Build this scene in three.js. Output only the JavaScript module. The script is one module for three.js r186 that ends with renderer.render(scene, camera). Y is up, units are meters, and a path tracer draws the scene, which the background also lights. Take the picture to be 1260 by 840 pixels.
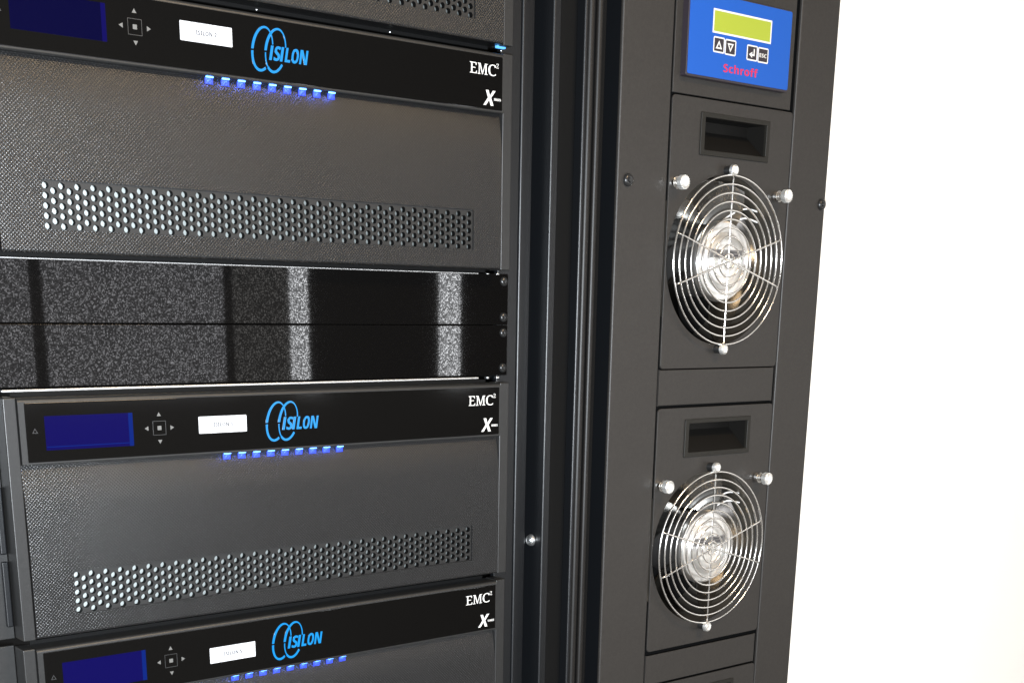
import * as THREE from 'three';
import { RoundedBoxGeometry } from 'three/addons/geometries/RoundedBoxGeometry.js';
import { TextGeometry } from 'three/addons/geometries/TextGeometry.js';
import { FontLoader } from 'three/addons/loaders/FontLoader.js';
import { mergeGeometries, toCreasedNormals, mergeVertices } from 'three/addons/utils/BufferGeometryUtils.js';
import { RectAreaLightUniformsLib } from 'three/addons/lights/RectAreaLightUniformsLib.js';

// ---------------------------------------------------------------- camera, light, exposure
const MM = 0.001;                                   // everything below is measured in millimetres
const scene = new THREE.Scene();
const renderer = new THREE.WebGLRenderer({ antialias: true });
renderer.toneMapping = THREE.LinearToneMapping;
renderer.toneMappingExposure = 1;
renderer.shadowMap.enabled = true;
RectAreaLightUniformsLib.init();

const camera = new THREE.PerspectiveCamera(28.67, 1260 / 840, 0.05, 20);
{
  const m = new THREE.Matrix4().makeBasis(
    new THREE.Vector3(0.76532646, 0.01919722, 0.64335595),
    new THREE.Vector3(0.16796088, 0.95896515, -0.22841845),
    new THREE.Vector3(-0.62134093, 0.28287331, 0.73069702));
  camera.quaternion.setFromRotationMatrix(m);
  camera.position.set(-0.33583, 0.07441, 0.9397);
  camera.setViewOffset(1260, 840, -13.97, -431.44, 1260, 840);   // the lens is shifted, the picture is a crop
  camera.updateProjectionMatrix(); camera.updateMatrixWorld();
}
scene.background = new THREE.Color().setRGB(0.34, 0.325, 0.305);  // the dim warm room around the rack

// the flash of the camera that took the picture
const flash = new THREE.PointLight(new THREE.Color().setRGB(0.9, 0.965, 1.03), 14);
flash.position.set(-0.335, 0.03, 0.945); flash.castShadow = true; flash.shadow.radius = 1.1;
scene.add(flash);

// warm ceiling lamp in front of the rack
const LAMP = { x: 0.72, y: 1.12, z: 1.45, w: 0.44, d: 0.36, c: new THREE.Color().setRGB(1, 0.74, 0.46) };
const ceilingLight = new THREE.RectAreaLight(LAMP.c, 66, LAMP.w, LAMP.d);
ceilingLight.position.set(LAMP.x, LAMP.y - 0.012, LAMP.z);
ceilingLight.lookAt(LAMP.x, LAMP.y - 1, LAMP.z + 0.0001);
scene.add(ceilingLight);

// ---------------------------------------------------------------- helpers
let seed = 20240717;
function rnd() { seed = (seed + 0x6D2B79F5) | 0; let t = Math.imul(seed ^ (seed >>> 15), 1 | seed); t = (t + Math.imul(t ^ (t >>> 7), 61 | t)) ^ t; return ((t ^ (t >>> 14)) >>> 0) / 4294967296; }
const scaled = new WeakSet();
function boxUV(g) {                                 // uv in millimetres, projected along the main axis of each face
  const p = g.attributes.position, n = g.attributes.normal, uv = new Float32Array(p.count * 2);
  for (let i = 0; i < p.count; i++) {
    const ax = Math.abs(n.getX(i)), ay = Math.abs(n.getY(i)), az = Math.abs(n.getZ(i));
    if (az >= ax && az >= ay) { uv[2 * i] = p.getX(i); uv[2 * i + 1] = p.getY(i); }
    else if (ax >= ay) { uv[2 * i] = p.getZ(i); uv[2 * i + 1] = p.getY(i); }
    else { uv[2 * i] = p.getX(i); uv[2 * i + 1] = p.getZ(i); }
  }
  g.setAttribute('uv', new THREE.BufferAttribute(uv, 2));
  return g;
}
function mesh(name, geo, mat, parent, x = 0, y = 0, z = 0) {
  if (!scaled.has(geo)) { boxUV(geo); geo.scale(MM, MM, MM); scaled.add(geo); }
  const m = new THREE.Mesh(geo, mat);
  m.name = name; m.position.set(x * MM, y * MM, z * MM);
  m.castShadow = m.receiveShadow = true;
  (parent ?? scene).add(m);
  return m;
}
function group(name, x, y, z, label, category, grp) {
  const g = new THREE.Group(); g.name = name; g.position.set(x * MM, y * MM, z * MM);
  tag(g, label, category, grp); scene.add(g); return g;
}
function tag(o, label, category, grp) { o.userData.label = label; o.userData.category = category; if (grp) o.userData.group = grp; return o; }
function bx(x0, x1, y0, y1, z0, z1, r = 0) {
  const w = x1 - x0, h = y1 - y0, d = z1 - z0;
  const g = r > 0 ? new RoundedBoxGeometry(w, h, d, 2, Math.min(r, w / 2.01, h / 2.01, d / 2.01)) : new THREE.BoxGeometry(w, h, d);
  g.translate((x0 + x1) / 2, (y0 + y1) / 2, (z0 + z1) / 2);
  return g;
}
function merge(list) { return mergeGeometries(list.map((g) => { const a = g.index ? g.toNonIndexed() : g; for (const k of Object.keys(a.attributes)) if (k !== 'position' && k !== 'normal') a.deleteAttribute(k); return a; })); }
function rrect(x0, x1, y0, y1, r, S = new THREE.Shape()) {
  S.moveTo(x0 + r, y0); S.lineTo(x1 - r, y0); S.absarc(x1 - r, y0 + r, r, -Math.PI / 2, 0, false);
  S.lineTo(x1, y1 - r); S.absarc(x1 - r, y1 - r, r, 0, Math.PI / 2, false);
  S.lineTo(x0 + r, y1); S.absarc(x0 + r, y1 - r, r, Math.PI / 2, Math.PI, false);
  S.lineTo(x0, y0 + r); S.absarc(x0 + r, y0 + r, r, Math.PI, Math.PI * 1.5, false);
  return S;
}
// a flat plate whose front face lies at z1
function plate(shape, z0, z1, bevel = 0, seg = 12) {
  const g = new THREE.ExtrudeGeometry(shape, { depth: z1 - z0 - bevel, bevelEnabled: bevel > 0, bevelSize: bevel, bevelThickness: bevel, bevelOffset: -bevel, bevelSegments: 6, curveSegments: seg });
  g.translate(0, 0, z0); return g;
}
// a profile in (z, y) swept along x
function sweep(prof0, x0, x1) {
  const prof = [];                                  // long straight runs get a point close to each end, so that smooth corners stay corners
  prof0.forEach((a, i) => { const b = prof0[(i + 1) % prof0.length], l = Math.hypot(b[0] - a[0], b[1] - a[1]); prof.push(a); if (l > 8) for (const t of [0.08 / l, 1 - 0.08 / l]) prof.push([a[0] + (b[0] - a[0]) * t, a[1] + (b[1] - a[1]) * t]); });
  const S = new THREE.Shape(prof.map(([z, y]) => new THREE.Vector2(z, y)));
  let g = new THREE.ExtrudeGeometry(S, { depth: x1 - x0, bevelEnabled: false });
  const p = g.attributes.position;
  for (let i = 0; i < p.count; i++) { const z = p.getX(i), y = p.getY(i), x = p.getZ(i); p.setXYZ(i, x1 - x, y, z); }
  // the swap (z,y,x)->(x,y,z) with x reversed keeps the winding
  g.deleteAttribute('normal'); g.deleteAttribute('uv'); g = toCreasedNormals(g, 0.6);
  return g;
}
function lathe(pts, seg = 28) {                     // turned about the z axis; pts are [radius, z]
  let g = new THREE.LatheGeometry(pts.map(([r, z]) => new THREE.Vector2(r, z)), seg);
  g.rotateX(Math.PI / 2); return toCreasedNormals(g, 0.7);
}
function tube(pts, r, seg = 40, closed = false, rs = 8, tension = 0.5) {
  return new THREE.TubeGeometry(new THREE.CatmullRomCurve3(pts.map((p) => new THREE.Vector3(...p)), closed, 'catmullrom', tension), seg, r, rs, closed);
}

// ---------------------------------------------------------------- textures (relief, grain and painted glints on the points)
function dataTex(n, f, tile, color = false) {
  const d = new Uint8Array(n * n * 4);
  for (let j = 0; j < n; j++) for (let i = 0; i < n; i++) { const v = f(i, j), k = (j * n + i) * 4; const c = Array.isArray(v) ? v : [v, v, v]; for (let q = 0; q < 3; q++) d[k + q] = Math.max(0, Math.min(255, c[q] * 255)); d[k + 3] = c.length > 3 ? Math.max(0, Math.min(255, c[3] * 255)) : 255; }
  const t = new THREE.DataTexture(d, n, n, THREE.RGBAFormat); t.wrapS = t.wrapT = THREE.RepeatWrapping; t.magFilter = THREE.LinearFilter; t.minFilter = THREE.LinearMipmapLinearFilter; t.generateMipmaps = true;
  t.repeat.set(1 / tile, 1 / tile); if (color) t.colorSpace = THREE.SRGBColorSpace; t.needsUpdate = true; return t;
}
function lattice(n, seedN) { let s = seed; seed = seedN; const a = Float32Array.from({ length: n * n }, rnd); seed = s; return a; }
function vnoise(a, n, x, y) {                       // tiling value noise
  const xi = Math.floor(x), yi = Math.floor(y), fx = x - xi, fy = y - yi, sx = fx * fx * (3 - 2 * fx), sy = fy * fy * (3 - 2 * fy);
  const at = (i, j) => a[(((j % n) + n) % n) * n + (((i % n) + n) % n)];
  return (at(xi, yi) * (1 - sx) + at(xi + 1, yi) * sx) * (1 - sy) + (at(xi, yi + 1) * (1 - sx) + at(xi + 1, yi + 1) * sx) * sy;
}
const L32 = lattice(32, 11), L64 = lattice(64, 12), L128 = lattice(128, 13), L256 = lattice(256, 14);
const CELLS = 16, DOTJ = lattice(64, 15);
const dotBump = dataTex(512, (i, j) => {            // diagonal lattice of small raised points, each a little different
  const u = i / 512 * CELLS, v = j / 512 * CELLS; let h = 0;
  for (const [ox, oy, k] of [[0, 0, 0], [0.5, 0.5, 1]]) {
    const cx = Math.round(u - ox), cy = Math.round(v - oy), dx = u - ox - cx, dy = v - oy - cy;
    const amp = 0.7 + 0.3 * DOTJ[(((cy % 16) + 16) % 16) * 64 + (((cx % 16) + 16) % 16) + 16 * k];
    h = Math.max(h, amp * Math.max(0, 1 - Math.hypot(dx, dy) / 0.34));
  }
  return 0.1 + 0.75 * h + 0.15 * L256[((j >> 1) % 256) * 256 + ((i >> 1) % 256)];
}, 2.6 * CELLS);
const dotTone = dataTex(512, (i, j) => {            // paler point tips: glints of light painted into the tone
  const u = i / 512 * CELLS, v = j / 512 * CELLS; let h = 0;
  for (const [ox, oy, k] of [[0, 0, 0], [0.5, 0.5, 1]]) {
    const cx = Math.round(u - ox), cy = Math.round(v - oy);
    const amp = DOTJ[(((cy % 16) + 16) % 16) * 64 + (((cx % 16) + 16) % 16) + 16 * k];
    h = Math.max(h, (0.4 + 0.6 * amp) * Math.max(0, 1 - Math.hypot(u - ox - cx, v - oy - cy) / 0.3));
  }
  const g = vnoise(L32, 32, i / 16, j / 16) * 0.06 + L256[((j >> 1) % 256) * 256 + ((i >> 1) % 256)] * 0.12;
  const t = 0.5 + g + 0.42 * h; return [t, t, t];
}, 2.6 * CELLS, true);
const powderBump = dataTex(512, (i, j) => 0.55 * vnoise(L128, 128, i / 4, j / 4) + 0.3 * vnoise(L256, 256, i / 2, j / 2) + 0.15 * vnoise(L64, 64, i / 8, j / 8), 60);
const grainTone = dataTex(512, (i, j) => { const t = 0.80 + 0.10 * vnoise(L256, 256, i / 2, j / 2) + 0.07 * vnoise(L64, 64, i / 8, j / 8) + 0.05 * vnoise(L32, 32, i / 16, j / 16); return [t, t, t]; }, 90, true);
const peelBump = dataTex(512, (i, j) => { const a = vnoise(L128, 128, i / 4, j / 4), b = vnoise(L256, 256, i / 2, j / 2); return 0.6 * a + 0.4 * b; }, 240);
const smudge = dataTex(256, (i, j) => { const a = vnoise(L32, 32, i / 8, j / 8), b = vnoise(L64, 64, i / 4, j / 4); const t = 0.55 + 0.35 * a + 0.15 * b; return [t, t, t]; }, 70);

const glossGrain = dataTex(1024, (i, j) => { const v = 0.9 * L256[(j >> 2) % 256 * 256 + (i >> 2) % 256] + 0.1 * vnoise(L128, 128, i / 8, j / 8); return [1, 1, 1, 0.08 + 0.85 * Math.pow(v, 4)]; }, 210);   // glossy flecks in a duller ground

// ---------------------------------------------------------------- materials
const lin = (r, g = r, b = r) => new THREE.Color().setRGB(r, g, b);
const std = (o) => new THREE.MeshStandardMaterial(o);
const M = {
  face: std({ color: lin(0.018, 0.0182, 0.0187), roughness: 0.28, map: dotTone, bumpMap: dotBump, bumpScale: 0.00034 }),
  trim: std({ color: lin(0.0145, 0.0145, 0.0143), roughness: 0.4, map: grainTone, bumpMap: powderBump, bumpScale: 0.00003 }),
  vent: std({ color: lin(0.009, 0.009, 0.0089), roughness: 0.5, map: grainTone, bumpMap: powderBump, bumpScale: 0.00003 }),
  backing: std({ color: lin(0.6, 0.65, 0.64), roughness: 0.5, metalness: 1 }),
  glass: new THREE.MeshPhysicalMaterial({ color: lin(0.003, 0.0028, 0.0026), roughness: 0.05, specularIntensity: 0.8 }),
  holeWall: new THREE.MeshPhysicalMaterial({ color: lin(0.002), roughness: 0.8, specularIntensity: 0.15 }),  // near-black walls of the vent holes
  inner: new THREE.MeshPhysicalMaterial({ color: lin(0.004), roughness: 0.7, specularIntensity: 0.15 }),
  filler: new THREE.MeshPhysicalMaterial({ color: lin(0.0025, 0.0023, 0.0022), roughness: 0.025, specularIntensityMap: glossGrain }),
  black: new THREE.MeshPhysicalMaterial({ color: lin(0.0035, 0.004, 0.0048), roughness: 0.38, specularIntensity: 0.8, bumpMap: powderBump, bumpScale: 0.00004 }),
  blackGloss: std({ color: lin(0.012), roughness: 0.28, bumpMap: powderBump, bumpScale: 0.00004 }),
  rubber: new THREE.MeshPhysicalMaterial({ color: lin(0.007, 0.0062, 0.0056), roughness: 0.45, specularIntensity: 0.6 }),
  panel: new THREE.MeshPhysicalMaterial({ color: lin(0.028, 0.0254, 0.023), specularIntensity: 0.7, roughness: 0.45, map: grainTone, bumpMap: powderBump, bumpScale: 0.00005 }),
  cupFrame: new THREE.MeshPhysicalMaterial({ color: lin(0.012, 0.0112, 0.0092), roughness: 0.45, specularIntensity: 0.5 }),
  cup: new THREE.MeshPhysicalMaterial({ color: lin(0.0055, 0.005, 0.0043), roughness: 0.6, specularIntensity: 0.3 }),
  chrome: std({ color: lin(0.93, 0.91, 0.88), roughness: 0.16, metalness: 1 }),
  plateGrey: std({ color: lin(0.16, 0.155, 0.15), roughness: 0.35, metalness: 0.4 }),
  nickel: std({ color: lin(0.85, 0.84, 0.81), roughness: 0.3, metalness: 0.85 }),
  steel: std({ color: lin(0.75, 0.76, 0.76), roughness: 0.38, metalness: 1 }),
  rotor: std({ color: lin(0.9, 0.89, 0.87), roughness: 0.36, metalness: 1, bumpMap: powderBump, bumpScale: 0.00003 }),
  blade: std({ color: lin(0.2, 0.195, 0.185), roughness: 0.22, metalness: 1 }),
  motor: std({ color: lin(0.02, 0.019, 0.018), roughness: 0.5 }),
  duct: std({ color: lin(0.24, 0.215, 0.18), roughness: 0.34, metalness: 0.9 }),
  white: std({ color: lin(0.85), roughness: 0.6 }),
  whitePrint: std({ color: lin(0.55, 0.54, 0.52), roughness: 0.5 }),
  greyPrint: std({ color: lin(0.09, 0.088, 0.083), roughness: 0.5 }),
  faintPrint: std({ color: lin(0.014), roughness: 0.5 }),
  paper: std({ color: lin(0.42, 0.42, 0.43), roughness: 0.7 }),
  ink: std({ color: lin(0.03, 0.03, 0.035), roughness: 0.8 }),
  lcd: std({ color: lin(0.0005, 0.0005, 0.002), roughness: 0.05, emissive: lin(0.006, 0.004, 0.125), emissiveIntensity: 1 }),
  lcdDim: std({ color: lin(0.0005, 0.0005, 0.002), roughness: 0.05, emissive: lin(0.001, 0.001, 0.04), emissiveIntensity: 1 }),
  lcdEdge: std({ color: lin(0.0005, 0.001, 0.004), roughness: 0.05, emissive: lin(0.004, 0.022, 0.24), emissiveIntensity: 1 }),
  logo: std({ color: lin(0.001, 0.01, 0.02), roughness: 0.3, emissive: lin(0.004, 0.38, 1.0), emissiveIntensity: 1.0 }),
  led: std({ color: lin(0.02, 0.05, 0.2), roughness: 0.4, emissive: lin(0.12, 0.36, 1.0), emissiveIntensity: 6 }),
  ledSpill: std({ color: lin(0.01, 0.02, 0.1), roughness: 0.5, emissive: lin(0.006, 0.04, 0.9), emissiveIntensity: 0.8, bumpMap: dotBump, bumpScale: 0.0004 }),  // glowing slab in place of the LED light spilled on the cover
  sideGlow: std({ color: lin(0.02, 0.1, 0.2), emissive: lin(0.1, 0.4, 1.0), emissiveIntensity: 1.6 }),
  blueFace: new THREE.MeshPhysicalMaterial({ color: lin(0.011, 0.072, 0.33), roughness: 0.4, specularIntensity: 0.35 }),
  lcdGreen: std({ color: lin(0.27, 0.32, 0.025), roughness: 0.35 }),
  key: std({ color: lin(0.02, 0.015, 0.02), roughness: 0.45 }),
  red: std({ color: lin(0.42, 0.013, 0.06), roughness: 0.5 }),
  wallPaint: std({ color: lin(0.88, 0.875, 0.86), roughness: 0.8, map: null, bumpMap: powderBump, bumpScale: 0.0002 }),
  darkWall: std({ color: lin(0.025, 0.023, 0.021), roughness: 0.8 }),
  paneDim: std({ color: lin(0.1), emissive: lin(0.95, 0.95, 1.0), emissiveIntensity: 6.5 }),
  paneGrey: std({ color: lin(0.1), emissive: lin(0.95, 0.93, 0.9), emissiveIntensity: 2.4 }),
  paneBright: std({ color: lin(0.1), emissive: lin(0.95, 0.97, 1.0), emissiveIntensity: 30 }),
  paneWhite: std({ color: lin(0.1), emissive: lin(1.0, 0.975, 0.94), emissiveIntensity: 2.0 }),
  lampGlow: std({ color: lin(0.8), emissive: LAMP.c, emissiveIntensity: 3 }),
};
const fonts = {};
for (const f of ['sans_bold', 'sans_regular', 'serif_regular']) fonts[f] = await new FontLoader().loadAsync(`fonts/droid/droid_${f}.typeface.json`);
function text(str, font, x0, x1, y0, y1, depth = 0.15, shear = 0) {   // lettering fitted into a rectangle
  const g = new TextGeometry(str, { font: fonts[font], size: 10, depth: 1, curveSegments: 4, bevelEnabled: false });
  g.computeBoundingBox(); const b = g.boundingBox, sx = (x1 - x0) / (b.max.x - b.min.x), sy = (y1 - y0) / (b.max.y - b.min.y);
  g.translate(-b.min.x, -b.min.y, 0); g.scale(sx, sy, depth); g.computeVertexNormals();
  if (shear) { const p = g.attributes.position; for (let i = 0; i < p.count; i++) p.setX(i, p.getX(i) + shear * p.getY(i)); }
  g.translate(x0, y0, 0); return g;
}

// ---------------------------------------------------------------- the setting
{
  const w = mesh('wall', bx(700, 5200, -1600, 1700, -160, -70), M.wallPaint); w.userData.kind = 'structure';
  // the far side of the room, behind the camera: a dark partition with window panes, mirrored in the black filler panels
  const far = mesh('far_wall', bx(300, 5000, -1500, 1500, 2615, 2700), M.darkWall); far.userData.kind = 'structure';
  const pane = (x0, x1, m) => mesh('window_pane', bx(x0, x1, -190, 200, 2600, 2612), m, far);
  pane(560, 1006, M.paneDim); pane(1046, 1562, M.paneDim); pane(1596, 1776, M.paneGrey); pane(1778, 1840, M.paneBright); pane(2334, 2412, M.paneBright);
  mesh('window_pane', bx(2950, 4700, -1200, 900, 2600, 2612), M.paneWhite, far);
  const lamp = mesh('ceiling_lamp', merge([bx(-220, 220, 0, 8, -180, 180)]), M.lampGlow, scene, LAMP.x * 1000, LAMP.y * 1000, LAMP.z * 1000);
  mesh('lamp_housing', bx(-230, 230, 9, 50, -190, 190, 4), M.trim, lamp);
  tag(lamp, 'square warm ceiling lamp in front of the rack', 'lamp');
}

// ---------------------------------------------------------------- storage nodes
const NH = 171;                                     // bezel height; the group stands at the bottom of the bezel
const Y = (y) => y + NH;
const W = 428.5;
const arc = (cz, cy, r, a0, a1, n = 6) => Array.from({ length: n + 1 }, (_, i) => { const a = a0 + (a1 - a0) * i / n; return [cz + r * Math.cos(a), cy + r * Math.sin(a)]; });
const H = Math.PI / 2;
const NG = {};
NG.block = sweep([[-18, Y(-44.4)], [-0.7, Y(-44.4)], [0, Y(-43.7)], ...arc(-2.6, Y(-1.2), 2.6, 0, H), [-18, Y(1.4)]], 0, W);
{
  // lower face: set back under the display block, swelling forward to the flat front
  const swell = []; for (let i = 0; i <= 14; i++) { const t = i / 14, y = -44.6 - 30 * t; const t2 = Math.max(0, 1 - 30 * t / 76); swell.push([-0.6 - 3.4 * (1 - t) * (1 - t) - 2.4 * t2 * t2, Y(y)]); }
  for (let i = 1; i <= 6; i++) { const t2 = 1 - (30 + 46 * i / 6) / 76; swell.push([-0.6 - 2.4 * t2 * t2, Y(-74.6 - 46 * i / 6)]); }
  const up = [...swell, [-0.6, Y(-122)], [-18, Y(-122)], [-18, Y(-44.6)]].reverse();
  const mid = [[-18, Y(-153.9)], [-0.6, Y(-153.9)], [-0.6, Y(-122)], [-18, Y(-122)]];
  const low = [[-18, Y(-169)], ...arc(-2.4, Y(-167.2), 1.8, -H, 0), [-0.6, Y(-153.9)], [-18, Y(-153.9)]];
  NG.face = merge([sweep(up, 0, W), sweep(mid, 0, 30.4), sweep(mid, 398.4, W), sweep(low, 0, W)]);
}
{
  const S = new THREE.Shape([[30.5, -153.8], [398.3, -153.8], [398.3, -122.1], [30.5, -122.1]].map(([x, y]) => new THREE.Vector2(x, Y(y))));
  const COLS = 65, px = (394.3 - 33.3) / (COLS - 1), py = 6.5;
  for (let c = 0; c < COLS; c++) { const five = c % 2 === 0; for (let k = 0; k < (five ? 5 : 4); k++) {
    const h = new THREE.Path(); h.absarc(33.3 + c * px, Y(-125.6 - (five ? 0 : py / 2) - k * py), 2.35, 0, Math.PI * 2, true); S.holes.push(h);
  } }
  NG.vent = plate(S, -6.2, -1.9, 0, 7);
}
NG.backing = bx(28, 401, Y(-156), Y(-120), -8.4, -7.4);
NG.glass = plate(rrect(4.2, 426.9, Y(-42.6), Y(-1.6), 0.8), -1, 0.35, 0.25);
NG.trimL = bx(-9.6, -0.5, Y(-169.6), Y(2.0), -18, -1.3, 0.9);
NG.trimR = bx(W + 0.5, W + 10.6, Y(-169.6), Y(2.0), -18, -1.3, 0.9);
NG.ear = bx(-31, -9.7, Y(-170.2), Y(2.6), -21, -18.2, 0.6);
NG.latch = bx(-15.5, -10.6, -24, 24, -18.2, -15.2, 1.2);
NG.chassis = bx(2, W - 3, Y(-171.4), Y(4), -420, -18.3);
NG.lcd = bx(17.6, 79.2, Y(-34.6), Y(-11), 0.36, 0.6);
NG.lcdEdge = bx(79.3, 82.5, Y(-34.6), Y(-11), 0.36, 0.6);
NG.lcdLine = bx(18, 79, Y(-32.6), Y(-32), 0.6, 0.7);
const tri = (a) => { const S = new THREE.Shape(); for (let i = 0; i < 3; i++) { const t = a + i * Math.PI * 2 / 3; S[i ? 'lineTo' : 'moveTo'](1.9 * Math.cos(t), 1.9 * Math.sin(t)); } return plate(S, 0.36, 0.5); };
NG.tri = [H, Math.PI, -H, 0].map(tri);
{ const S = rrect(-5.2, 5.2, -5.2, 5.2, 0.3); S.holes.push(rrect(-4.8, 4.8, -4.8, 4.8, 0.2, new THREE.Path())); NG.keyFrame = plate(S, 0.36, 0.5, 0, 3); }
NG.keyDot = bx(-1.5, 1.5, -1.5, 1.5, 0.36, 0.5);
{ const S = new THREE.Shape([new THREE.Vector2(0, 2), new THREE.Vector2(2, -1.5), new THREE.Vector2(-2, -1.5)]); S.holes.push(new THREE.Path([new THREE.Vector2(0, 1.2), new THREE.Vector2(-1.3, -1.1), new THREE.Vector2(1.3, -1.1)])); NG.warn = plate(S, 0.36, 0.5); }
// the illuminated emblem: two leaning rings of swelling line width and slanted capitals
function ringShape(cx, cy, a, b, t0, t1, lean, wf) {
  const S = new THREE.Shape(), out = [], inn = [];
  for (let i = 0; i <= 36; i++) { const t = t0 + (t1 - t0) * i / 36, w = wf(t), e = (k) => { const y = (b + k) * Math.sin(t); return new THREE.Vector2(cx + (a + k) * Math.cos(t) + lean * y, Y(cy + y)); }; out.push(e(w / 2)); inn.push(e(-w / 2)); }
  S.setFromPoints([...out, ...inn.reverse()]); return plate(S, 0.36, 0.8);
}
const fat = (t) => { const u = ((t % (2 * Math.PI)) + 2 * Math.PI) % (2 * Math.PI); return 0.75 + 1.2 * Math.max(0, Math.cos(u - 2.6)) + 1.05 * Math.max(0, Math.cos(u - 5.0)); };
const D = Math.PI / 180;
NG.emblem = merge([
  ringShape(201.2, -22, 8.2, 14.6, 15 * D, 183 * D, 0.16, fat), ringShape(201.2, -22, 8.2, 14.6, 188 * D, 300 * D, 0.16, fat),
  ringShape(212.0, -22, 8.2, 14.6, 12 * D, 183 * D, 0.16, fat), ringShape(212.0, -22, 8.2, 14.6, 188 * D, 232 * D, 0.16, (t) => 0.75), ringShape(212.0, -22, 8.2, 14.6, 234 * D, 322 * D, 0.16, fat),
]);
const bar = (x, w) => { const S = new THREE.Shape([[x, -28.8], [x + w, -28.8], [x + w + 2, -19], [x + 2, -19]].map(([a, b]) => new THREE.Vector2(a, Y(b)))); return plate(S, 0, 0.5); };
NG.emblemText = merge([
  bar(206.4, 1.9), text('S', 'sans_bold', 209.9, 214.8, Y(-28.9), Y(-18.9), 0.5, 0.2),
  bar(215.3, 1.9), text('L', 'sans_bold', 219.3, 223.6, Y(-28.8), Y(-19.0), 0.5, 0.2),
  text('O', 'sans_bold', 224.6, 230.4, Y(-28.9), Y(-18.9), 0.5, 0.18), text('N', 'sans_bold', 231.6, 238.0, Y(-28.8), Y(-19.0), 0.5, 0.18)]).translate(0, 0, 0.36);
NG.maker = merge([text('E', 'serif_regular', 392.3, 399.5, Y(-16.7), Y(-8.4), 0.15), text('M', 'serif_regular', 400.4, 410.8, Y(-16.7), Y(-8.4), 0.15), text('C', 'serif_regular', 411.6, 419.6, Y(-16.9), Y(-8.2), 0.15), text('2', 'serif_regular', 420, 422.4, Y(-10.6), Y(-7), 0.15)]).translate(0, 0, 0.36);
NG.series = merge([text('X', 'sans_bold', 406.6, 417.4, Y(-39.6), Y(-28), 0.15, 0.2), text('SERIES', 'sans_bold', 417.9, 425.2, Y(-35.4), Y(-33.6), 0.15)]).translate(0, 0, 0.36);
const GAPDOTS = [[205.6, 6.2], [323.6, 6.2], [436.5, 6.2]]; NG.dot = new THREE.SphereGeometry(0.9, 12, 8);
NG.led = bx(-2.8, 2.8, -0.35, 0.5, -1, 0.6, 0.2); NG.ledSpill = bx(-3.3, 3.3, -4.7, -0.4, -2.2, -1.2, 0.3);
NG.sticker = plate(rrect(-20.2, 20.2, -6.3, 6.3, 0.6), 0.36, 0.56, 0, 4);
NG.lip = (y0, y1) => merge([bx(-2, 421, y0, y1, -26, -22, 0.5), bx(430.5, 433, y0, y1, -26, -22, 0.5), bx(441.5, 444.5, y0, y1, -26, -22, 0.5)]);

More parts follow.
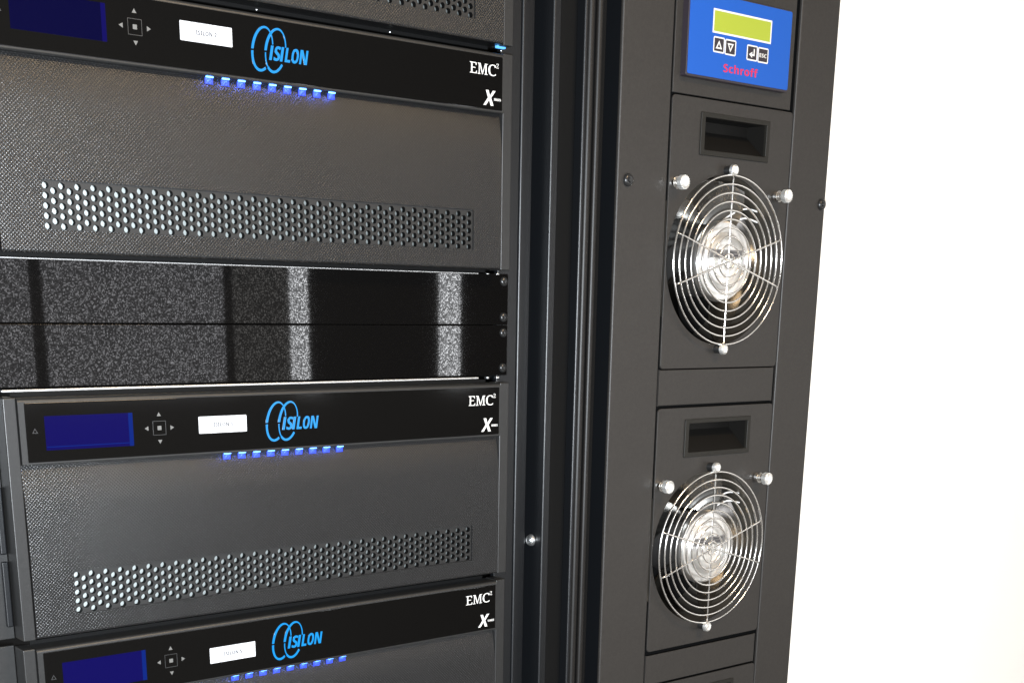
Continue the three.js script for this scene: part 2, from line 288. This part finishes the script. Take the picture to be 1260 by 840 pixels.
const topsY = [444.5, 266.7, 0, -177.8];
function makeNode(label, k, opt) {
  const n = group(k ? `storage_node_${String(k).padStart(3, '0')}` : 'storage_node', opt.dx ?? 0, topsY[k] - NH, 0, label, 'server', 'rack storage nodes with lit emblems');
  mesh('display_block', NG.block, M.trim, n);
  mesh('front_cover', NG.face, M.face, n);
  const v = mesh('vent_grille', NG.vent, [M.vent, M.holeWall], n);
  mesh('backing_plate', NG.backing, M.backing, v);
  mesh('side_trim', NG.trimL, M.trim, n); mesh('side_trim', NG.trimR, M.trim, n);
  const ear = mesh('mounting_ear', NG.ear, M.trim, n);
  mesh('latch', NG.latch, M.black, ear, 0, Y(-84)); mesh('latch', NG.latch, M.black, ear, 0, Y(-137));
  mesh('chassis', NG.chassis, M.inner, n);
  const g = mesh('display_panel', NG.glass, M.glass, n);
  const oy = opt.oy ?? 0;
  mesh('screen', NG.lcd, opt.dim ? M.lcdDim : M.lcd, g, 0, oy); mesh('screen_edge', NG.lcdEdge, opt.dim ? M.lcd : M.lcdEdge, g, 0, oy); if (opt.line) mesh('screen_line', NG.lcdLine, M.lcdEdge, g, 0, oy);
  const c = [103.1, Y(-22.8 + oy)];
  [[0, 9.6], [-9.7, 0], [0, -9.6], [9.7, 0]].forEach(([x, y], i) => mesh('arrow_mark', NG.tri[i], M.greyPrint, g, c[0] + x, c[1] + y));
  mesh('select_key', NG.keyFrame, M.faintPrint, g, ...c); mesh('select_mark', NG.keyDot, M.greyPrint, g, ...c);
  mesh('warning_mark', NG.warn, M.faintPrint, g, 10.5, Y(-21));
  if (opt.label) { const s = mesh('label_sticker', NG.sticker, M.paper, g, opt.lx, Y(opt.ly)); mesh('label_text', text(opt.label, 'sans_bold', -8, 8, -1.5, 1.5, 0.1).translate(0, 0, 0.6), M.ink, s); }
  const e = mesh('lit_emblem', NG.emblem, M.logo, g); mesh('lit_lettering', NG.emblemText, M.logo, g);
  mesh('maker_lettering', NG.maker, M.whitePrint, g); mesh('series_lettering', NG.series, M.whitePrint, g);
  for (let i = 0; i < 9; i++) {
    const x = 159.8 + 12.82 * i;
    const sl = mesh('status_light', NG.led, M.led, n, x, Y(-45.0), -3.3); mesh('light_spill', NG.ledSpill, M.ledSpill, sl);  // the slab below each LED imitates its pool of light
    const p = new THREE.PointLight(new THREE.Color().setRGB(0.06, 0.14, 1), opt.led ?? 0.00035); p.position.set(x * MM, Y(-46.6) * MM, -2.6 * MM); p.castShadow = true; p.shadow.radius = 0.03; p.name = 'status_light_glow'; n.add(p);
  }
  if (opt.sideLight) { mesh('side_light', bx(428, 437, Y(7), Y(9.5), -12, -8, 0.8), M.sideGlow, n); for (const [x, y] of GAPDOTS) mesh('cover_screw', NG.dot, M.steel, n, x, Y(y), -14); }
  if (opt.lipTop) mesh('steel_lip', NG.lip(Y(4.2), Y(6.0)), M.steel, n);
  if (opt.lipBottom) mesh('steel_lip', NG.lip(Y(-173.0), Y(-171.8)), M.steel, n);
  return n;
}
makeNode('topmost storage node, only its vented lower edge showing above the others', 0, {});
makeNode('storage node directly above the two blank panels, second from the top', 1, { label: 'ISILON 2', lx: 156.6, ly: -17.8, oy: 2.6, lipBottom: true, dim: true, sideLight: true });
makeNode('storage node directly below the two blank panels, with a white name sticker', 2, { dx: 1.3, label: 'ISILON 1', lx: 155.0, ly: -22.2, lipTop: true, line: true });
makeNode('lowest storage node, cut off by the bottom edge of the picture', 3, { label: 'ISILON 5', lx: 156.3, ly: -24.4 });

// ---------------------------------------------------------------- blank panels in the two free rack units
const FG = { panel: bx(-27, 455.6, 0, 43.6, -25, -23, 0.7), flange: merge([bx(-12, 440, 0.2, 1.4, -50, -25), bx(-12, 440, 42.2, 43.4, -50, -25), bx(-12, 440, -6, 50, -52, -50.2)]), screw: lathe([[0, 2.6], [1.2, 2.6], [1.4, 1.6], [1.9, 1.6], [2.1, 2.4], [3.2, 2.1], [3.9, 1.2], [4.0, 0], [0, 0]], 20) };  // flanges plus an added black sheet that stops light coming through the seam
[[7.0, 'lower of the two black blank filler panels between the storage nodes'], [51.0, 'upper of the two black blank filler panels between the storage nodes']].forEach(([y, label], i) => {
  const f = group(i ? 'blank_panel_001' : 'blank_panel', 0, y, 0, label, 'blank panel', 'blank panels in the free rack units');
  const pl = mesh('plate', FG.panel, M.filler, f); mesh('flange_light_stop', FG.flange, M.inner, pl);
  for (const yy of [6.6, 37.2]) for (const x of [450.2, -21]) mesh('screw', FG.screw, M.blackGloss, f, x, yy, -23);
});

// ---------------------------------------------------------------- rack post between nodes and cooling unit
{
  const P = group('rack_post', 455, -560, 0, 'black upright rack post with folded edges beside the storage nodes', 'rack post');
  const ox = -455, T = 1150;
  const up = (x0, x1, z0, z1, r) => bx(x0 + ox, x1 + ox, 0, T, z0, z1, r);
  mesh('mounting_rail', up(446, 468.6, -32, -26.2, 0.8), M.black, P);
  mesh('rail_flange', up(469.2, 483.5, -40, -25, 2.2), M.black, P);
  mesh('side_wall', up(490, 499.4, -90, -8.7, 2.2), M.black, P);
  mesh('channel', up(500, 536, -90, -13, 0.8), M.inner, P);
  mesh('seal_flange', up(519.4, 523.8, -13, -1, 2.1), M.black, P);
  const seal = (x, r, z) => { const g = new THREE.CylinderGeometry(r, r, T, 16, 1); g.translate(x + ox, T / 2, z); return g; };
  mesh('rubber_seal', seal(528.3, 3.6, -4), M.rubber, P); mesh('rubber_seal', seal(538.6, 3.2, -4), M.rubber, P);
  mesh('seal_channel', up(524, 552, -40, -9, 0.8), M.inner, P);
  mesh('back_sheet', up(440, 566, -100, -91, 0), M.inner, P);
  const s = mesh('screw', lathe([[0, 4.6], [1.8, 4.6], [1.9, 3.6], [3.2, 3.6], [4.2, 4.3], [5.0, 3.6], [5.2, 2], [5.6, 1.9], [5.6, 0.6], [4.6, 0.4], [4.6, 0], [0, 0]], 24), M.steel, P, 490 + ox, -147.5 + 560, -23);
  s.rotation.y = -Math.PI / 2;
}

// ---------------------------------------------------------------- cooling unit
const ZP = -1.1;
{
  const C = group('cooling_cabinet', 716, -560, 0, 'dark grey cooling cabinet holding the fan modules, next to the white wall', 'cabinet');
  const ox = -716, oy = 560, T = 1150;
  const S = rrect(564.7 + ox, 868.5 + ox, 0, T, 2.2); S.holes.push(rrect(629.3 + ox, 808.4 + ox, 20, T - 20, 2, new THREE.Path()));
  mesh('front_frame', plate(S, -3.6, ZP, 1.8, 4), M.panel, C);
  mesh('side_panel', bx(566 + ox, 568 + ox, 0, T, -400, -5), M.black, C); mesh('side_panel', bx(865 + ox, 867 + ox, 0, T, -400, -5), M.panel, C);
  mesh('rear_panel', bx(569 + ox, 864 + ox, 0, T, -420, -400), M.inner, C);
  mesh('backing_frame', plate((() => { const s = rrect(600 + ox, 840 + ox, 0, T, 1); for (const c of [113.2, -173.4, -460]) { const p = new THREE.Path(); p.absarc(713 + ox, c + oy, 86, 0, Math.PI * 2, true); s.holes.push(p); s.holes.push(rrect(668 + ox, 775 + ox, c + 88 + oy, c + 138 + oy, 1, new THREE.Path())); } return s; })(), -20, -18, 0), M.inner, C);
  const strip = (y0, y1, x1 = 802.6) => mesh('blank_strip', plate(rrect(631.4 + ox, x1 + ox, y0 + oy, y1 + oy, 0.6), -2.7, ZP - 0.2, 0.5, 3), M.panel, C);
  strip(9.2, -25.0 + 0); strip(-280.6, -312.2); strip(260.2, 560, 800.6);
  const knob = lathe([[0, 4.6], [2.2, 4.6], [2.3, 3.2], [3.4, 3.4], [5.0, 2.6], [5.7, 1.2], [5.8, 0], [0, 0]], 24);
  mesh('fixing_screw', knob, M.blackGloss, C, 577.5 + ox, 180.2 + oy, ZP); mesh('fixing_screw', knob, M.blackGloss, C, 861.5 + ox, 174.6 + oy, ZP);
}

// control display above the upper fan module
{
  const D0 = group('control_display', 713, 275.5, 0, 'blue control display with yellow-green screen and four keys above the fans', 'control panel');
  const ox = -713, oy = -275.5, z = 6.5;
  mesh('case', plate(rrect(640.0 + ox, 786.2 + ox, 274.4 + oy, 347.6 + oy, 2.5), ZP - 2, 6, 0.5), M.key, D0);
  mesh('front_foil', plate(rrect(641.4 + ox, 785.2 + ox, 276.4 + oy, 346.6 + oy, 2), 6.01, z, 0.2), M.blueFace, D0);
  const frame = (x0, x1, y0, y1, t, r) => { const s = rrect(x0, x1, y0, y1, r); s.holes.push(rrect(x0 + t, x1 - t, y0 + t, y1 - t, Math.max(0.2, r - t), new THREE.Path())); return plate(s, z, z + 0.18, 0, 4); };
  const scr = mesh('screen', plate(rrect(673.8 + ox, 754.2 + ox, 315.8 + oy, 333.6 + oy, 0.3), z, z + 0.1), M.lcdGreen, D0);
  mesh('screen_outline', frame(672.4 + ox, 755.6 + ox, 314.4 + oy, 335 + oy, 1.6, 0.4), M.whitePrint, scr);
  const key = (x, y, glyph) => {
    const k = mesh('key', plate(rrect(-7, 7, -6.1, 6.1, 1), z, z + 0.1, 0, 4), M.key, D0, x + ox, y + oy);
    mesh('key_outline', frame(-7.7, 7.7, -6.8, 6.8, 1.25, 1.6), M.whitePrint, k);
    mesh('key_mark', glyph, M.whitePrint, k); return k;
  };
  const T3 = (s) => { const S = new THREE.Shape([[0, 3.8 * s], [4.4, -3.4 * s], [-4.4, -3.4 * s]].map(([a, b]) => new THREE.Vector2(a, b))); S.holes.push(new THREE.Path([[0, 1.5 * s], [-2.0, -2.1 * s], [2.0, -2.1 * s]].map(([a, b]) => new THREE.Vector2(a, b)))); return plate(S, z + 0.1, z + 0.2); };
  const ret = plate(new THREE.Shape([[2.0, 3.8], [3.6, 3.8], [3.6, -2.4], [0.2, -2.4], [0.2, -4.2], [-4.4, -1.4], [0.2, 1.2], [0.2, -0.8], [2.0, -0.8]].map(([a, b]) => new THREE.Vector2(a, b))), z + 0.1, z + 0.2);
  key(682.1, 304.9, T3(1)); key(698.2, 304.5, T3(-1)); key(729.3, 303.5, ret); key(745.3, 303.2, text('ESC', 'sans_bold', -5.2, 5.2, -1.9, 1.6, 0.1).translate(0, 0, z + 0.1));
  mesh('maker_lettering', text('Schroff', 'sans_bold', 690 + ox, 739.2 + ox, 282.6 + oy, 290.2 + oy, 0.15).translate(0, 0, z), M.red, D0);
}

// fan modules
const FM = {};
const FR = 79.6;
{
  const S = rrect(-81.2, 92.8, -102.8, 145.4, 4); const c = new THREE.Path(); c.absarc(0, 0, 79.9, 0, Math.PI * 2, true); S.holes.push(c);
  S.holes.push(rrect(-40.5, 56.0, 97.5, 132.4, 0.8, new THREE.Path()));
  FM.plate = plate(S, -2.6, ZP, 0.4, 40);
  const F = rrect(-42.2, 57.6, 95.6, 133.8, 1); F.holes.push(rrect(-36.5, 52.6, 100.6, 129.4, 0.8, new THREE.Path()));
  FM.cupFrame = plate(F, ZP - 1.5, ZP + 1.6, 0.6, 4);
  FM.cupWalls = merge([bx(-38.4, -36.6, 99, 131, -26, -2.7), bx(52.7, 54.4, 99, 131, -26, -2.7), bx(-36.5, 52.6, 129.5, 131, -26, -2.7), sweep([[-2.7, 98.8], [-2.7, 100.5], [-26, 120.2], [-26, 98.8]], -36.5, 52.6), bx(-38.4, 54.4, 99, 131, -28, -26.1)]);
  FM.duct = (() => { const g = lathe([[80.2, -2.8], [81.4, -2.8], [81.8, -70], [79.5, -70], [79.5, -66], [79.6, -20], [80.2, -2.8]], 64); return g; })();
  FM.rear = (() => { const g = new THREE.CircleGeometry(84, 48); g.translate(0, 0, -68); return g; })();
  FM.hub = lathe([[0, 3.4], [8, 3.4], [8.3, 3.0], [16, 3.0], [16.3, 3.3], [26.5, 3.3], [27.6, 2.6], [27.9, 1.2], [36.6, 0.8], [38.4, -2.6], [38.6, -6], [36.5, -8.5], [31, -9], [0, -9]], 56);
  FM.namePlate = bx(-24, 24, 3, 11, 3.4, 3.8, 0.2);
  FM.platePrint = merge([bx(-20, -3, 4.6, 5.4, 3.85, 3.95), bx(-18, -6, 6.4, 7.2, 3.85, 3.95), bx(3, 20, 8.2, 9.2, 3.85, 3.95), bx(5, 18, 5.2, 6.4, 3.85, 3.95), bx(-14, -8, 8.4, 9.6, 3.85, 3.95)]);
  FM.motor = lathe([[0, -9.1], [33, -9.1], [34, -12], [34, -58], [0, -58]], 40);
  FM.ring = Array.from({ length: 10 }, (_, i) => { const g = new THREE.TorusGeometry(FR - 8.05 * i, 0.95, 8, Math.max(28, 72 - i * 5)); g.translate(0, 0, 8); return g; });
  const spoke = (a) => { const c = Math.cos(a), s = Math.sin(a), p = (r, z) => [r * c, r * s, z]; return tube([p(-FR, 8), p(-FR + 2, 8.6), p(-FR + 8, 9.8), p(-40, 9.8), p(0, 9.8), p(40, 9.8), p(FR - 8, 9.8), p(FR - 2, 8.6), p(FR, 8)], 0.95, 60); };
  FM.spoke = [17.2 * D, -17.2 * D].map(spoke);
  FM.post = tube([[-1.7, -84.5, 7.2], [-1.7, -80.5, 7.2], [0.6, -76, 6.4], [0.6, -70, 6.2], [0.6, 0, 6.2], [0.6, 70, 6.2], [0.6, 76, 6.4], [-1.7, 80.5, 7.2], [-1.7, 84.5, 7.2]], 0.95, 80);
  FM.screw = lathe([[0, 11], [1.6, 11], [1.8, 10.2], [3.0, 10.2], [3.4, 11.2], [4.8, 10.6], [5.3, 9.4], [5.4, 7.2], [3.8, 7], [0, 7]], 24);
  FM.spacer = lathe([[0, 6.9], [4.2, 6.9], [4.4, 6.4], [4.4, -1.0], [0, -1.0]], 24);
  const knurl = []; for (let i = 0; i < 18; i++) { const a = i / 18 * Math.PI * 2; const b = bx(-0.35, 0.35, 5.6, 6.5, 7.6, 13.4, 0.2); b.rotateZ(a); knurl.push(b); }
  FM.thumbHead = merge([lathe([[0, 14], [3.6, 14], [3.8, 13.4], [5.4, 13.6], [6.2, 13], [6.2, 7.8], [5.4, 7], [0, 7]], 28), ...knurl]);
  FM.thumbNeck = lathe([[0, 7.2], [3.6, 7.2], [3.6, 5], [4.6, 4.6], [4.6, 3.4], [5.6, 3], [5.6, -1.1], [0, -1.1]], 24);
  FM.cable = [0, 1].map((i) => tube([[64, 40 + i * 10, -14], [46, 43 + i * 9, -16], [24, 36 + i * 8, -18], [6, 22 + i * 7, -26]], 0.8, 24));
  // one swept blade
  const blade = () => {
    const N = 8, Mx = 8, pos = [], idx = [], A = 62 * D;
    for (let s = 0; s < 2; s++) for (let i = 0; i <= N; i++) for (let j = 0; j <= Mx; j++) {
      const r = 37 + (78 - 37) * i / N, t = j / Mx, a = A * (t - 0.5) * (0.82 + 0.25 * i / N) + 0.30 * (i / N) * (i / N);
      const z = -12 - 34 * t * (0.95 - 0.25 * i / N) - 5 * Math.sin(Math.PI * t) - s * 1.2; pos.push(r * Math.cos(a), r * Math.sin(a), z);
    }
    const st = (N + 1) * (Mx + 1), id = (s, i, j) => s * st + i * (Mx + 1) + j;
    for (let i = 0; i < N; i++) for (let j = 0; j < Mx; j++) { const q = (s) => [id(s, i, j), id(s, i + 1, j), id(s, i + 1, j + 1), id(s, i, j + 1)]; let [a, b, c, d] = q(0); idx.push(a, b, c, a, c, d); [a, b, c, d] = q(1); idx.push(a, c, b, a, d, c); }
    for (let j = 0; j < Mx; j++) { idx.push(id(0, N, j), id(1, N, j), id(1, N, j + 1), id(0, N, j), id(1, N, j + 1), id(0, N, j + 1)); }
    for (let i = 0; i < N; i++) for (const j of [0, Mx]) { idx.push(id(0, i, j), id(1, i, j), id(1, i + 1, j), id(0, i, j), id(1, i + 1, j), id(0, i + 1, j)); }
    const g = new THREE.BufferGeometry(); g.setAttribute('position', new THREE.Float32BufferAttribute(pos, 3)); g.setIndex(idx); g.computeVertexNormals(); return toCreasedNormals(g, 0.6);
  };
  FM.blades = [-68, 4, 76, 148, 220].map((a) => { const g = blade(); g.rotateZ(a * D); return g; });
}
function makeFan(k, cy, label, bladeTurn, thumbs) {
  const F = group(k ? `fan_module_00${k}` : 'fan_module', 713, cy - 102.8, 0, label, 'fan module', 'fan modules stacked in the cooling cabinet');
  const y = 102.8;
  mesh('front_plate', FM.plate, M.panel, F, 0, y);
  const h = mesh('handle_cup', FM.cupFrame, M.cupFrame, F, 0, y); mesh('cup_recess', FM.cupWalls, M.cup, h);
  mesh('duct', FM.duct, M.duct, F, 0, y); mesh('duct_end', FM.rear, M.inner, F, 0, y);
  const hub = mesh('fan_hub', FM.hub, M.rotor, F, 0, y); mesh('motor_body', FM.motor, M.motor, hub); mesh('name_plate', FM.namePlate, M.plateGrey, hub); mesh('plate_print', FM.platePrint, M.key, hub);
  for (const b of FM.blades) { const m = mesh('fan_blade', b, M.blade, F, 0, y); m.rotation.z = bladeTurn; }
  const g = mesh('guard_ring', FM.ring[0], M.chrome, F, 0, y); for (const r of FM.ring.slice(1)) mesh('guard_ring', r, M.chrome, F, 0, y);
  for (const s of [...FM.spoke, FM.post]) mesh('guard_spoke', s, M.chrome, F, 0, y);
  for (const yy of [84.2, -84.2]) { const gs = mesh('guard_screw', FM.screw, M.nickel, F, -1.7, y + yy); mesh('spacer', FM.spacer, M.blackGloss, gs); }
  thumbs.forEach(([x, yy, out]) => { const t = mesh('thumb_screw', FM.thumbHead, M.nickel, F, x, y + yy, out); mesh('thumb_screw_collar', FM.thumbNeck, M.chrome, t, 0, 0, -out * 0.6); });
  for (const c of FM.cable) mesh('cable', c, M.white, F, 0, y);
  return F;
}
makeFan(0, 113.2, 'upper fan module with chrome wire guard below the blue control display', 0, [[-74, 68.5, 0], [74, 64.8, 3]]);
makeFan(1, -173.4, 'lower fan module with chrome wire guard, second below the blue control display', 0.12, [[-74, 69.6, 0], [74, 68.2, 3]]);
makeFan(2, -460, 'bottom fan module, only its top edge in the picture', 0.3, [[-74, 69, 0], [74, 68, 2]]);

scene.updateMatrixWorld(true);
renderer.setSize(1024, 682);
renderer.render(scene, camera);
